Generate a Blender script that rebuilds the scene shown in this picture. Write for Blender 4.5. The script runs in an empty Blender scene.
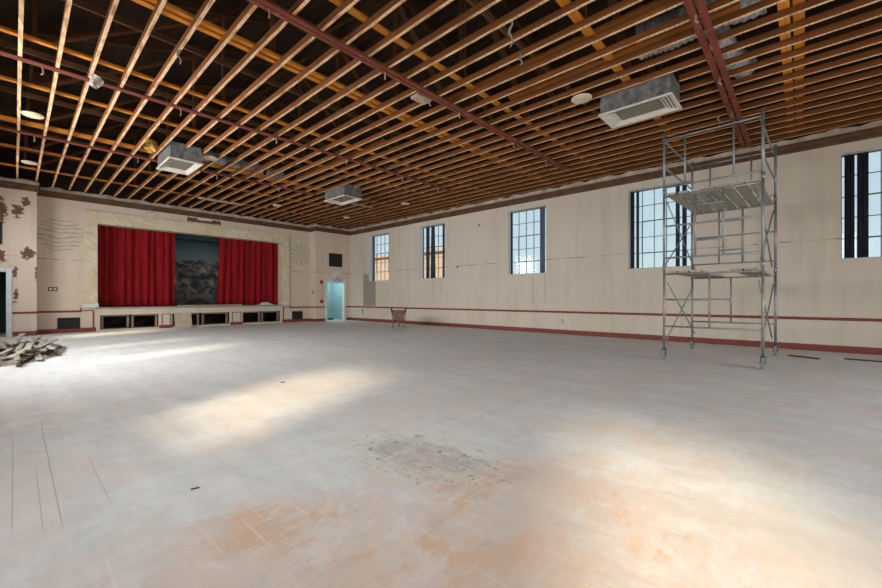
import bpy, bmesh, math, random
from mathutils import Vector, Matrix, noise as mnoise
SC = bpy.context.scene
COL = SC.collection
rnd = random.Random(7)

# ------------------------------------------------------------------ camera
FPX, HEAD, CAMZ = 392.0, math.radians(42.6), 1.2
cd = bpy.data.cameras.new('camera'); cam = bpy.data.objects.new('camera', cd); COL.objects.link(cam)
cd.sensor_fit = 'HORIZONTAL'; cd.sensor_width = 36.0; cd.lens = 36.0 * FPX / 882.0
cd.shift_y = 4.0 / 882.0; cd.clip_start = 0.02; cd.clip_end = 400
cam.location = (0, 0, CAMZ); cam.rotation_euler = (math.pi / 2, 0, HEAD - math.pi / 2)
SC.camera = cam

# ------------------------------------------------------------------ world, sun, window light, exposure
W = bpy.data.worlds.new('sky'); SC.world = W; W.use_nodes = True
wt = W.node_tree; bg = wt.nodes['Background']
tc = wt.nodes.new('ShaderNodeTexCoord'); sp = wt.nodes.new('ShaderNodeSeparateXYZ'); cr = wt.nodes.new('ShaderNodeValToRGB')
wt.links.new(tc.outputs['Generated'], sp.inputs[0]); wt.links.new(sp.outputs['Z'], cr.inputs[0]); wt.links.new(cr.outputs[0], bg.inputs[0])
cr.color_ramp.elements[0].position = 0.0; cr.color_ramp.elements[0].color = (0.52, 0.60, 0.62, 1)
cr.color_ramp.elements[1].position = 0.45; cr.color_ramp.elements[1].color = (0.36, 0.48, 0.60, 1)
bg.inputs[1].default_value = 1.55

def lamp(name, kind, energy, color, loc, direction, sx=1, sy=1, angle=None):
    l = bpy.data.lights.new(name, kind); l.energy = energy; l.color = color
    if kind == 'AREA': l.shape = 'RECTANGLE'; l.size = sx; l.size_y = sy
    if angle is not None: l.angle = angle
    o = bpy.data.objects.new(name, l); COL.objects.link(o); o.location = loc
    o.rotation_euler = Vector(direction).to_track_quat('-Z', 'Y').to_euler()
    return o
lamp('sun', 'SUN', 7.4, (1.0, 0.78, 0.55), (-20, -8, 15), (1.0, 0.42, -0.79), angle=math.radians(8.5))
LEFT_WIN = [(14.81, 16.41), (10.9, 11.5), (8.1, 9.0), (2.2, 3.8), (-2.2, -0.64)]
for (y0, y1), pw in zip(LEFT_WIN, (100, 195, 190, 70, 54)):
    lamp('window_daylight', 'AREA', pw, (0.97, 0.985, 1.0), (-1.45, (y0 + y1) / 2, 3.23), (1, 0, -0.62 if y0 < 6 else -0.30), y1 - y0, 2.2).data.spread = math.radians(125 if y0 < 6 else 150)
lamp('rear_fill', 'AREA', 250, (0.95, 0.97, 1.0), (4.5, -5.8, 1.7), (0, 1, -0.35), 9.0, 2.8).data.spread = math.radians(130)  # fill light added behind the camera to brighten the room
SC.view_settings.view_transform = 'Standard'; SC.view_settings.look = 'None'
SC.view_settings.gamma = 1.0; SC.view_settings.exposure = 0.0; SC.view_settings.use_curve_mapping = False

# ------------------------------------------------------------------ material helpers
class NT:
    def __init__(s, name):
        s.m = bpy.data.materials.new(name); s.m.use_nodes = True; s.t = s.m.node_tree
        s.b = s.t.nodes['Principled BSDF']; s.out = s.t.nodes['Material Output']; s._o = None
    def n(s, t, **k):
        x = s.t.nodes.new(t)
        for a, v in k.items(): setattr(x, a, v)
        return x
    def L(s, a, b): s.t.links.new(a, b)
    def put(s, sock, v):
        if hasattr(v, 'is_linked') or hasattr(v, 'links'): s.L(v, sock)
        elif isinstance(v, (tuple, list)): sock.default_value = tuple(v) + ((1,) if len(v) == 3 and len(sock.default_value) == 4 else ())
        else: sock.default_value = v
    def obj(s):
        if not s._o: s._o = s.n('ShaderNodeTexCoord').outputs['Object']
        return s._o
    def rand(s): return s.n('ShaderNodeObjectInfo').outputs['Random']
    def map(s, scale=(1, 1, 1), rot=(0, 0, 0), jitter=False, loc=(0, 0, 0)):
        mp = s.n('ShaderNodeMapping'); s.L(s.obj(), mp.inputs[0]); mp.inputs['Scale'].default_value = scale; mp.inputs['Rotation'].default_value = rot
        mp.inputs['Location'].default_value = loc
        if jitter:
            c = s.n('ShaderNodeCombineXYZ'); r = s.math('MULTIPLY', s.rand(), 37.0)
            for i in range(3): s.L(r, c.inputs[i])
            s.L(c.outputs[0], mp.inputs['Location'])
        return mp.outputs[0]
    def noise(s, vec, scale=1.0, detail=4, rough=0.55, dist=0.0):
        x = s.n('ShaderNodeTexNoise'); s.L(vec, x.inputs['Vector']); x.inputs['Scale'].default_value = scale
        x.inputs['Detail'].default_value = detail; x.inputs['Roughness'].default_value = rough; x.inputs['Distortion'].default_value = dist
        return x.outputs['Fac']
    def math(s, op, a, b=0.0, c=None):
        x = s.n('ShaderNodeMath', operation=op); s.put(x.inputs[0], a); s.put(x.inputs[1], b)
        if c is not None: s.put(x.inputs[2], c)
        return x.outputs[0]
    def ss(s, v, lo, hi):           # smooth step
        x = s.n('ShaderNodeMapRange', interpolation_type='SMOOTHSTEP'); s.put(x.inputs[0], v)
        x.inputs[1].default_value = lo; x.inputs[2].default_value = hi; x.inputs[3].default_value = 0; x.inputs[4].default_value = 1
        return x.outputs[0]
    def mix(s, f, a, b, blend='MIX'):
        x = s.n('ShaderNodeMix', data_type='RGBA', blend_type=blend); s.put(x.inputs[0], f); s.put(x.inputs[6], a); s.put(x.inputs[7], b)
        return x.outputs[2]
    def xyz(s):
        x = s.n('ShaderNodeSeparateXYZ'); s.L(s.obj(), x.inputs[0]); return x.outputs
    def band(s, v, c, half, soft):  # 1 within half of c
        d = s.math('ABSOLUTE', s.math('SUBTRACT', v, c)); return s.ss(d, half + soft, half)
    def bump(s, h, strength=0.3, dist=0.01):
        x = s.n('ShaderNodeBump'); x.inputs['Strength'].default_value = strength; x.inputs['Distance'].default_value = dist
        s.L(h, x.inputs['Height']); s.L(x.outputs[0], s.b.inputs['Normal'])
    def fin(s, color, rough=0.7, metal=0.0, spec=None):
        s.put(s.b.inputs['Base Color'], color); s.put(s.b.inputs['Roughness'], rough); s.b.inputs['Metallic'].default_value = metal
        if spec is not None: s.b.inputs['Specular IOR Level'].default_value = spec
        return s.m

def mottled(name, c1, c2, scale=6.0, rough=0.7, metal=0.0, bump=0.15, stretch=(1, 1, 1), jitter=False, spec=0.3):
    t = NT(name); v = t.map(stretch, jitter=jitter); f = t.noise(v, scale, 6, 0.6)
    c = t.mix(t.ss(f, 0.3, 0.7), c1, c2)
    if bump: t.bump(f, bump, 0.004)
    return t.fin(c, rough, metal, spec)

def timber(name, c1, c2, axis='y', rough=0.75, nailed=None):
    t = NT(name); st = {'x': (0.6, 22, 22), 'y': (22, 0.6, 22), 'z': (22, 22, 0.6)}[axis]
    g = t.noise(t.map(st, jitter=True), 1.0, 5, 0.6, 0.6)
    c = t.mix(t.ss(g, 0.3, 0.72), c1, c2)
    r = t.rand(); c = t.mix(t.math('MULTIPLY', r, 0.5), c, tuple(x * 0.45 for x in c1))
    bl = t.noise(t.map((1, 1, 1), jitter=True), 2.3, 4); c = t.mix(t.math('MULTIPLY', t.ss(bl, 0.5, 0.75), 0.55), c, tuple(x * 0.4 for x in c1))
    if nailed:                      # plaster dust left on the lath side, paled further for floor bounce, dark lath marks across
        y = t.xyz()[1]; saw = t.math('FRACT', t.math('MULTIPLY', y, 1 / 0.062))
        ln = t.noise(t.map((30, 9, 1), jitter=True), 1.0, 3)
        mk = t.math('MULTIPLY', t.ss(saw, 0.80, 0.9), t.ss(ln, 0.44, 0.56))
        d = t.noise(t.map((18, 3, 1), jitter=True), 1.0, 5)
        c = t.mix(t.ss(d, 0.30, 0.58), c, nailed); c = t.mix(t.math('MULTIPLY', mk, 0.8), c, (0.09, 0.045, 0.02))
    t.bump(g, 0.3, 0.004)
    return t.fin(c, rough, 0, 0.2)

def plain(name, c, rough=0.6, metal=0.0):
    return mottled(name, c, tuple(x * 0.82 for x in c), 9.0, rough, metal, 0.05)

M = {}
M['joist'] = timber('joist_timber', (0.30, 0.105, 0.028), (0.16, 0.054, 0.016), 'y')
M['lathface'] = timber('joist_lath_face', (0.66, 0.31, 0.12), (0.46, 0.20, 0.075), 'y', nailed=(0.95, 0.64, 0.38))  # dusty undersides, colour raised to stand in for light bounced off the floor
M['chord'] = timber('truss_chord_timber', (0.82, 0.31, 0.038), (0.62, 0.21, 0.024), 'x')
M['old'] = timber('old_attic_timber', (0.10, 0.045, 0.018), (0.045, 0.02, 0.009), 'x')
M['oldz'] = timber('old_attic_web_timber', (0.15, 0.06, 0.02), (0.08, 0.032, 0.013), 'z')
M['longboard'] = timber('long_board_timber', (0.55, 0.20, 0.035), (0.36, 0.12, 0.022), 'y')
M['runner'] = timber('attic_runner_timber', (0.20, 0.095, 0.04), (0.11, 0.05, 0.022), 'x')
M['paleboard'] = timber('pale_board_timber', (0.62, 0.50, 0.38), (0.5, 0.38, 0.27), 'x')
M['crib'] = timber('stage_framing_timber', (0.42, 0.31, 0.2), (0.28, 0.19, 0.115), 'x')
M['lath'] = timber('weathered_lath', (0.52, 0.47, 0.39), (0.34, 0.30, 0.24), 'x')
M['plank'] = timber('scaffold_deck', (0.52, 0.48, 0.40), (0.40, 0.36, 0.30), 'x')
M['stagefloor'] = timber('stage_boards', (0.46, 0.40, 0.33), (0.34, 0.28, 0.22), 'x')

def marooned():
    t = NT('maroon_painted_timber'); g = t.noise(t.map((1.2, 16, 16), jitter=True), 1.0, 5)
    c = t.mix(t.ss(g, 0.35, 0.7), (0.25, 0.062, 0.036), (0.15, 0.036, 0.021))
    s = t.noise(t.map((3, 3, 3), jitter=True), 1.6, 6, 0.65); c = t.mix(t.math('MULTIPLY', t.ss(s, 0.60, 0.72), 0.75), c, (0.5, 0.33, 0.25))
    t.bump(g, 0.2, 0.003); return t.fin(c, 0.6, 0, 0.3)
M['maroon'] = marooned()
def redtrim():
    t = NT('red_painted_trim'); g = t.noise(t.map((3, 3, 9)), 2.0, 6, 0.65)
    c = t.mix(t.ss(g, 0.35, 0.7), (0.27, 0.068, 0.050), (0.18, 0.042, 0.032)); s = t.noise(t.map((2, 2, 6)), 3.0, 6, 0.7)
    c = t.mix(t.math('MULTIPLY', t.ss(s, 0.62, 0.74), 0.6), c, (0.4, 0.27, 0.22)); t.bump(g, 0.15, 0.003); return t.fin(c, 0.55, 0, 0.3)
M['red'] = redtrim()
M['cornice'] = mottled('brown_cornice_paint', (0.145, 0.072, 0.038), (0.085, 0.04, 0.022), 4, 0.6)
M['lip'] = mottled('broken_plaster_lip', (0.62, 0.53, 0.42), (0.36, 0.28, 0.2), 3.0, 0.85, bump=0.6)
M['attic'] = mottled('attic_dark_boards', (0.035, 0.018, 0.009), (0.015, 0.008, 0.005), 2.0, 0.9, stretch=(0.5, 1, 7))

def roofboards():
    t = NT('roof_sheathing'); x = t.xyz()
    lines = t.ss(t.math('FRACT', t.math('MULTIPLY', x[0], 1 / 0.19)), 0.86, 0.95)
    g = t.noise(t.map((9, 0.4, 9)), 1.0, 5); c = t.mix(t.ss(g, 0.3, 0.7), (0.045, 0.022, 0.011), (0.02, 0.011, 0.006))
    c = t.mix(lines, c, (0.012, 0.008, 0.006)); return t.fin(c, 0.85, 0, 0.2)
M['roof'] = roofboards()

def wallmat(name, base, alt, crack=None, axis=0, scars=(), rects=(), seams=True, peel=None):
    """painted plaster; scars = peeled paint, rects = bare patches (u0,u1,z0,z1,colour)"""
    t = NT(name); x = t.xyz(); u, z = x[axis], x[2]
    f = t.noise(t.map((0.7, 0.7, 0.5)), 0.8, 6, 0.6); c = t.mix(t.ss(f, 0.3, 0.7), base, alt)
    st = t.noise(t.map((3.0, 3.0, 0.25)), 1.6, 5); c = t.mix(t.math('MULTIPLY', t.ss(st, 0.45, 0.75), 0.28), c, tuple(v * 0.72 for v in alt))
    if seams:
        sm = t.ss(t.math('FRACT', t.math('MULTIPLY', u, 1 / 1.22)), 0.990, 0.996)
        c = t.mix(t.math('MULTIPLY', sm, 0.13), c, (0.3, 0.25, 0.2))
    w = t.noise(t.map((1, 1, 1)), 1.3, 5); fine = t.noise(t.map((4, 4, 4)), 2.2, 5, 0.7)
    if crack:
        zz = t.math('ADD', z, t.math('MULTIPLY', t.math('SUBTRACT', w, 0.5), 0.05))
        gate = t.ss(t.noise(t.map((2.2, 2.2, 0.01)), 1.0, 4), 0.47, 0.56)
        k = t.math('MULTIPLY', t.band(zz, crack, 0.005, 0.010), t.math('ADD', t.math('MULTIPLY', gate, 0.75), 0.18))
        c = t.mix(k, c, (0.16, 0.12, 0.09))
    for (u0, u1, z0, z1, colr, amp) in rects:
        du = t.math('SUBTRACT', (u1 - u0) / 2, t.math('ABSOLUTE', t.math('SUBTRACT', u, (u0 + u1) / 2)))
        dz = t.math('SUBTRACT', (z1 - z0) / 2, t.math('ABSOLUTE', t.math('SUBTRACT', z, (z0 + z1) / 2)))
        d = t.math('ADD', t.math('MINIMUM', du, dz), t.math('MULTIPLY', t.math('SUBTRACT', fine, 0.5), amp))
        c = t.mix(t.ss(d, 0.0, 0.015), c, colr)
    for (u0, z0, ru, rz, th) in scars:
        a = t.math('POWER', t.math('DIVIDE', t.math('SUBTRACT', u, u0), ru), 2.0); b = t.math('POWER', t.math('DIVIDE', t.math('SUBTRACT', z, z0), rz), 2.0)
        reg = t.math('SUBTRACT', 1.0, t.math('SQRT', t.math('ADD', a, b)))
        d = t.math('ADD', t.math('MULTIPLY', reg, 0.42), t.noise(t.map((2, 2, 2.6)), 4.2, 6, 0.68))
        c = t.mix(t.ss(d, th, th + 0.02), c, (0.17, 0.085, 0.055))
    t.bump(fine, 0.12, 0.004); return t.fin(c, 0.75, 0, 0.25)
GREYP = (0.36, 0.31, 0.26)
M['wall_right'] = wallmat('window_wall_plaster', (0.72, 0.64, 0.53), (0.67, 0.595, 0.49), 2.52, 1,
    rects=[(15.85, 16.9, 0.78, 2.45, GREYP, 0.2)],
    scars=[(10.45, 2.47, 0.2, 0.16, 0.78), (5.85, 0.45, 0.12, 0.25, 0.80), (16.95, 0.45, 0.09, 0.3, 0.72), (16.35, 2.2, 0.4, 0.35, 0.95)])
M['wall_stage'] = wallmat('stage_wall_plaster', (0.74, 0.62, 0.50), (0.69, 0.575, 0.46), 2.52, 0,
    rects=[(4.83, 6.12, 4.37, 4.56, (0.16, 0.075, 0.05), 0.13), (5.2, 5.75, 4.48, 4.64, (0.72, 0.62, 0.52), 0.25)])
M['wall_corner'] = wallmat('peeling_wall_plaster', (0.72, 0.60, 0.50), (0.66, 0.55, 0.45), 2.52, 0,
    scars=[(0.06, 3.95, 0.26, 0.42, 0.72), (-0.3, 3.9, 0.22, 0.6, 0.66), (0.24, 4.25, 0.14, 0.24, 0.66), (0.28, 2.62, 0.26, 0.28, 0.66), (0.46, 2.0, 0.07, 0.5, 0.72), (0.0, 2.0, 0.12, 0.30, 0.72), (0.02, 1.25, 0.1, 0.5, 0.74), (-0.3, 2.5, 0.2, 0.35, 0.7)])
M['stagefront'] = wallmat('stage_front_paint', (0.74, 0.65, 0.53), (0.66, 0.57, 0.46), None, 0, seams=False)
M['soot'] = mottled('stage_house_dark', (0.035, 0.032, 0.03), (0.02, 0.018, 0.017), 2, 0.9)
M['turquoise'] = mottled('turquoise_paint', (0.36, 0.55, 0.57), (0.31, 0.50, 0.52), 1.5, 0.6)
M['white'] = mottled('white_gloss_paint', (0.74, 0.78, 0.77), (0.62, 0.67, 0.66), 4, 0.45)
M['reveal'] = mottled('window_reveal_paint', (0.90, 0.90, 0.90), (0.85, 0.85, 0.85), 4, 0.6)
M['sash'] = plain('steel_sash_paint', (0.16, 0.15, 0.145), 0.5)
M['navy'] = mottled('blackout_cloth', (0.022, 0.026, 0.04), (0.012, 0.014, 0.022), 9, 0.9, stretch=(3, 3, .3))
M['greycloth'] = mottled('grey_blue_cloth', (0.17, 0.19, 0.24), (0.11, 0.13, 0.16), 9, 0.9, stretch=(3, 3, .3))
M['navycloth'] = mottled('navy_drape_cloth', (0.05, 0.06, 0.09), (0.03, 0.036, 0.055), 9, 0.9, stretch=(3, 3, .3))
M['velvet'] = mottled('red_velvet', (0.36, 0.006, 0.014), (0.20, 0.003, 0.007), 5, 0.85, stretch=(4, 4, 0.4))
M['black'] = plain('black_grille', (0.028, 0.027, 0.026), 0.6)
M['steel'] = mottled('galvanised_tube', (0.36, 0.40, 0.41), (0.24, 0.27, 0.28), 5, 0.45, 0.55)
M['wornsteel'] = mottled('rusty_galvanised_tube', (0.38, 0.36, 0.33), (0.26, 0.20, 0.16), 5, 0.5, 0.4)
M['rubber'] = plain('pale_caster_rubber', (0.27, 0.28, 0.28), 0.7)
M['castermetal'] = plain('caster_metal', (0.10, 0.11, 0.11), 0.5, 0.5)
M['galv'] = mottled('galvanised_sheet', (0.27, 0.27, 0.265), (0.105, 0.105, 0.104), 7.0, 0.5, 0.3)
M['foil'] = mottled('insulated_duct_foil', (0.70, 0.72, 0.74), (0.30, 0.31, 0.33), 4.0, 0.5, 0.2, 0.6, (1, 5, 1))
M['ivory'] = plain('ivory_enamel', (0.80, 0.74, 0.64), 0.5)
M['louvre'] = plain('dusty_louvre', (0.27, 0.24, 0.19), 0.6)
M['cream'] = mottled('cream_speaker_paint', (0.80, 0.66, 0.47), (0.70, 0.55, 0.38), 6, 0.7)
M['rust'] = mottled('rusty_barrow_steel', (0.36, 0.20, 0.12), (0.22, 0.13, 0.09), 6, 0.8)
M['darkmetal'] = plain('dark_metal', (0.05, 0.045, 0.04), 0.6)
M['firered'] = plain('fire_alarm_red', (0.45, 0.03, 0.03), 0.45)
M['rubble'] = mottled('plaster_rubble', (0.34, 0.30, 0.25), (0.09, 0.075, 0.06), 9, 0.95, bump=0.8)
M['yellow'] = mottled('yellow_insulation', (0.68, 0.42, 0.10), (0.45, 0.25, 0.05), 7, 0.9, bump=0.7)
M['plasterclump'] = mottled('plaster_clump', (0.55, 0.50, 0.44), (0.18, 0.14, 0.11), 18, 0.95, bump=0.8)
M['ply'] = mottled('painted_plywood', (0.62, 0.51, 0.39), (0.50, 0.39, 0.29), 4, 0.8)
M['cable'] = plain('grey_cable', (0.30, 0.29, 0.26), 0.7)
M['peach'] = mottled('peach_render', (0.50, 0.39, 0.32), (0.46, 0.36, 0.29), 1, 0.9)
M['earth'] = mottled('outside_ground', (0.30, 0.28, 0.24), (0.24, 0.22, 0.19), 1, 0.9)

def marble():
    t = NT('painted_marble'); v = t.map((1.2, 1.2, 1.2))
    w = t.n('ShaderNodeTexWave', wave_type='BANDS', bands_direction='DIAGONAL'); t.L(v, w.inputs['Vector'])
    w.inputs['Scale'].default_value = 2.2; w.inputs['Distortion'].default_value = 9.0; w.inputs['Detail'].default_value = 4; w.inputs['Detail Scale'].default_value = 1.4
    veins = t.ss(w.outputs['Fac'], 0.62, 0.95); n = t.noise(t.map((1, 1, 1)), 2.2, 6, 0.65)
    c = t.mix(t.ss(n, 0.35, 0.68), (0.70, 0.57, 0.36), (0.76, 0.70, 0.56)); c = t.mix(t.math('MULTIPLY', veins, 0.32), c, (0.42, 0.41, 0.34))
    return t.fin(c, 0.5, 0, 0.4)
M['marble'] = marble()
def medal(name, rays):
    t = NT(name); x = t.xyz(); n = t.noise(t.map((1, 1, 1)), 2.0, 4)
    if rays:                        # crossing strokes from the centre
        a = t.math('ARCTAN2', x[2], t.math('ADD', x[0], 0.0001)); s = t.math('FRACT', t.math('ADD', t.math('MULTIPLY', a, 12 / (2 * math.pi)), t.math('MULTIPLY', n, 0.9)))
    else:                           # wavy strata
        s = t.math('FRACT', t.math('ADD', t.math('MULTIPLY', x[2], 7.0), t.math('ADD', t.math('MULTIPLY', n, 2.6), t.math('MULTIPLY', t.math('ABSOLUTE', x[0]), -1.1))))
    line = t.band(s, 0.5, 0.04, 0.2); f = t.noise(t.map((2, 2, 5)), 2.0, 5)
    c = t.mix(t.ss(f, 0.35, 0.7), (0.70, 0.60, 0.47), (0.63, 0.57, 0.45)); c = t.mix(t.math('MULTIPLY', line, 0.75), c, (0.40, 0.34, 0.26))
    return t.fin(c, 0.7, 0, 0.2)
M['medal_strata'] = medal('painted_strata_oval', False); M['medal_rays'] = medal('painted_rays_oval', True)
def backdrop():
    t = NT('painted_landscape_cloth'); z = t.xyz()[2]
    n1 = t.noise(t.map((1.6, 1, 2.2)), 1.2, 7, 0.7, 0.4); n2 = t.noise(t.map((1, 1, 1)), 6.0, 5, 0.7)
    sky = t.mix(t.ss(z, 2.9, 4.0), (0.36, 0.50, 0.48), (0.12, 0.20, 0.22))
    land = t.mix(t.ss(n1, 0.42, 0.66), (0.10, 0.11, 0.12), (0.70, 0.66, 0.56)); land = t.mix(t.math('MULTIPLY', t.ss(n2, 0.5, 0.7), 0.6), land, (0.11, 0.13, 0.12))
    h = t.math('ADD', z, t.math('MULTIPLY', n1, 0.7)); c = t.mix(t.ss(h, 3.28, 3.40), land, sky)
    c = t.mix(t.ss(z, 1.9, 1.0), c, t.mix(t.ss(n1, 0.4, 0.7), (0.11, 0.11, 0.12), (0.40, 0.40, 0.38)))
    return t.fin(c, 0.9, 0, 0.1)
M['backdrop'] = backdrop()
def glass():
    t = NT('window_glass'); tr = t.n('ShaderNodeBsdfTransparent'); gl = t.n('ShaderNodeBsdfGlossy'); mx = t.n('ShaderNodeMixShader'); fr = t.n('ShaderNodeValue')
    n = t.noise(t.map((1, 1, 1)), 3.0, 4); tr_c = t.mix(n, (0.94, 0.97, 0.97), (0.84, 0.89, 0.90)); t.L(tr_c, tr.inputs[0])
    gl.inputs['Roughness'].default_value = 0.08; fr.outputs[0].default_value = 0.03
    t.L(fr.outputs[0], mx.inputs[0]); t.L(tr.outputs[0], mx.inputs[1]); t.L(gl.outputs[0], mx.inputs[2]); t.L(mx.outputs[0], t.out.inputs[0]); return t.m
M['glass'] = glass()
M['greenhall'] = mottled('dark_green_hall_paint', (0.05, 0.12, 0.085), (0.03, 0.08, 0.055), 2, 0.8)
M['bordercloth'] = mottled('dark_teal_border_cloth', (0.10, 0.15, 0.16), (0.06, 0.10, 0.105), 3, 0.9)

def floormat():
    t = NT('dusty_concrete_floor'); x = t.xyz(); X, Y = x[0], x[1]
    lng = t.noise(t.map((2.6, 0.35, 1)), 1.5, 7, 0.65, 0.4); rot = t.noise(t.map((0.5, 3.4, 1), (0, 0, 0.5)), 1.5, 6, 0.65, 0.3)
    big = t.noise(t.map((1, 1, 1)), 0.35, 5, 0.6); med = t.noise(t.map((1, 1, 1)), 1.5, 8, 0.68, 0.6); fine = t.noise(t.map((9, 2.0, 1), (0, 0, 0.06)), 2.4, 6, 0.7)
    fine2 = t.noise(t.map((2.5, 9, 1), (0, 0, 0.6)), 2.0, 6, 0.7)
    c = t.mix(t.ss(lng, 0.3, 0.72), (0.60, 0.615, 0.61), (0.71, 0.715, 0.70)); c = t.mix(t.math('MULTIPLY', t.ss(rot, 0.45, 0.75), 0.5), c, (0.76, 0.76, 0.735))
    # scuffed-through areas (old tile adhesive showing) near the entrance end; warm tint also painted over the sun patches
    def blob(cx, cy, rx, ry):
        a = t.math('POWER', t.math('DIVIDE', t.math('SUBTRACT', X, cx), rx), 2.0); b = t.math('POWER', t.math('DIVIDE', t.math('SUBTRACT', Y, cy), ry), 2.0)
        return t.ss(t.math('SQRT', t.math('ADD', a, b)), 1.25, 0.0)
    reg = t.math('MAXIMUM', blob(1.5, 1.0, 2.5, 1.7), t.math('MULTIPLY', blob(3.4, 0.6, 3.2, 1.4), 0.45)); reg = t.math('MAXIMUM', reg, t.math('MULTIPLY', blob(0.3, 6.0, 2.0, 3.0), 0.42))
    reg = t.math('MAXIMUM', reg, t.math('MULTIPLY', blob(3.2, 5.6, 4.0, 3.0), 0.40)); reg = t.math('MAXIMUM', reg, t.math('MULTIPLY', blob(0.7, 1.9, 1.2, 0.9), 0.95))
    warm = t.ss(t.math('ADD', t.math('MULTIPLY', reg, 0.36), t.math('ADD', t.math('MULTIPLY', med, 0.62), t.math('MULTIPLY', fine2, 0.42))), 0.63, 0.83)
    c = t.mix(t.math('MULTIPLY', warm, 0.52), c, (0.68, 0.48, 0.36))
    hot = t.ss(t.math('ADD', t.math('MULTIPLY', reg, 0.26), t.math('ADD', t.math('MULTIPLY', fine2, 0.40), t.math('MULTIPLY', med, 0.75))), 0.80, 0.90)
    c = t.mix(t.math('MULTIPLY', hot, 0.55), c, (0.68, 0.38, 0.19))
    # white scrapes
    c = t.mix(t.math('MULTIPLY', t.ss(fine, 0.58, 0.74), 0.45), c, (0.82, 0.80, 0.76)); c = t.mix(t.math('MULTIPLY', t.ss(fine2, 0.60, 0.76), 0.40), c, (0.80, 0.79, 0.76))
    sk = t.noise(t.map((14, 0.5, 1), (0, 0, 0.10)), 2.2, 3, 0.5); c = t.mix(t.math('MULTIPLY', t.math('MULTIPLY', t.ss(sk, 0.62, 0.70), t.ss(reg, 0.15, 0.6)), 0.3), c, (0.84, 0.80, 0.75))
    # ghost lines of old tiles
    gx = t.ss(t.math('ABSOLUTE', t.math('SUBTRACT', t.math('FRACT', t.math('MULTIPLY', X, 1 / 0.305)), 0.5)), 0.484, 0.495); gy = t.ss(t.math('ABSOLUTE', t.math('SUBTRACT', t.math('FRACT', t.math('MULTIPLY', Y, 1 / 0.305)), 0.5)), 0.484, 0.495)
    gate = t.math('MULTIPLY', t.ss(big, 0.42, 0.6), t.ss(med, 0.40, 0.55)); c = t.mix(t.math('MULTIPLY', t.math('MULTIPLY', t.math('MAXIMUM', gx, gy), gate), 0.35), c, (0.84, 0.81, 0.77))
    # flaking patch with cream and dark flakes
    gp = blob(2.1, 2.1, 0.55, 1.0); st1 = t.noise(t.map((5.5, 0.9, 1), (0, 0, 0.06)), 2.0, 7, 0.72, 0.5); st2 = t.noise(t.map((7, 2.2, 1), (0, 0, 0.12), loc=(3, 5, 0)), 2.4, 6, 0.72, 0.4)
    g1 = t.ss(t.math('ADD', t.math('MULTIPLY', gp, 0.55), st1), 0.80, 1.0); c = t.mix(t.math('MULTIPLY', g1, 0.7), c, (0.36, 0.36, 0.355))
    fl = t.math('MULTIPLY', t.ss(gp, 0.05, 0.3), t.ss(st2, 0.51, 0.57)); c = t.mix(t.math('MULTIPLY', fl, 0.85), c, (0.72, 0.66, 0.54))
    dk = t.math('MULTIPLY', t.ss(gp, 0.2, 0.6), t.ss(t.math('ADD', st2, t.math('MULTIPLY', fine2, 0.35)), 0.75, 0.80)); c = t.mix(t.math('MULTIPLY', dk, 0.85), c, (0.12, 0.10, 0.08))
    # trodden grime and pinkish dust over the whole slab
    gr = t.noise(t.map((1.6, 0.9, 1), (0, 0, 0.3), loc=(7, 2, 0)), 2.6, 8, 0.72, 0.5); c = t.mix(t.math('MULTIPLY', t.ss(gr, 0.50, 0.64), 0.26), c, (0.46, 0.445, 0.42))
    sw = t.noise(t.map((1, 1, 1), (0, 0, 0.5), loc=(4, 4, 0)), 3.2, 9, 0.75, 1.2); c = t.mix(t.math('MULTIPLY', t.ss(sw, 0.53, 0.60), 0.32), c, (0.78, 0.78, 0.75)); c = t.mix(t.math('MULTIPLY', t.ss(sw, 0.45, 0.38), 0.22), c, (0.52, 0.47, 0.42))
    pk = t.noise(t.map((1, 1, 1), loc=(1, 9, 0)), 0.9, 8, 0.7, 0.5); near = t.ss(Y, 9.0, 1.5); c = t.mix(t.math('MULTIPLY', t.math('MULTIPLY', t.ss(pk, 0.44, 0.58), t.math('ADD', t.math('MULTIPLY', near, 0.8), 0.2)), 0.45), c, (0.66, 0.54, 0.46))
    # saw-cut seams on the left
    wob = t.math('ADD', X, t.math('MULTIPLY', t.math('SUBTRACT', t.noise(t.map((1, 1, 1)), 0.8, 2), 0.5), 0.02))
    for cx, y0, y1, w in ((-0.01, 3.0, 4.9, 0.004), (0.17, 2.9, 5.4, 0.007), (0.10, 2.9, 3.9, 0.003), (0.38, 3.0, 4.0, 0.002), (1.0, 3.6, 4.4, 0.002)):
        k = t.math('MULTIPLY', t.band(wob, cx, w * .3, 0.003), t.band(Y, (y0 + y1) / 2, (y1 - y0) / 2 - .15, 0.3)); c = t.mix(t.math('MULTIPLY', k, 0.55), c, (0.28, 0.26, 0.24))
    t.bump(t.math('ADD', t.math('MULTIPLY', med, 0.6), t.math('MULTIPLY', fine, 0.4)), 0.25, 0.006)
    return t.fin(c, 0.62, 0, 0.35)
M['floor'] = floormat()

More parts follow.
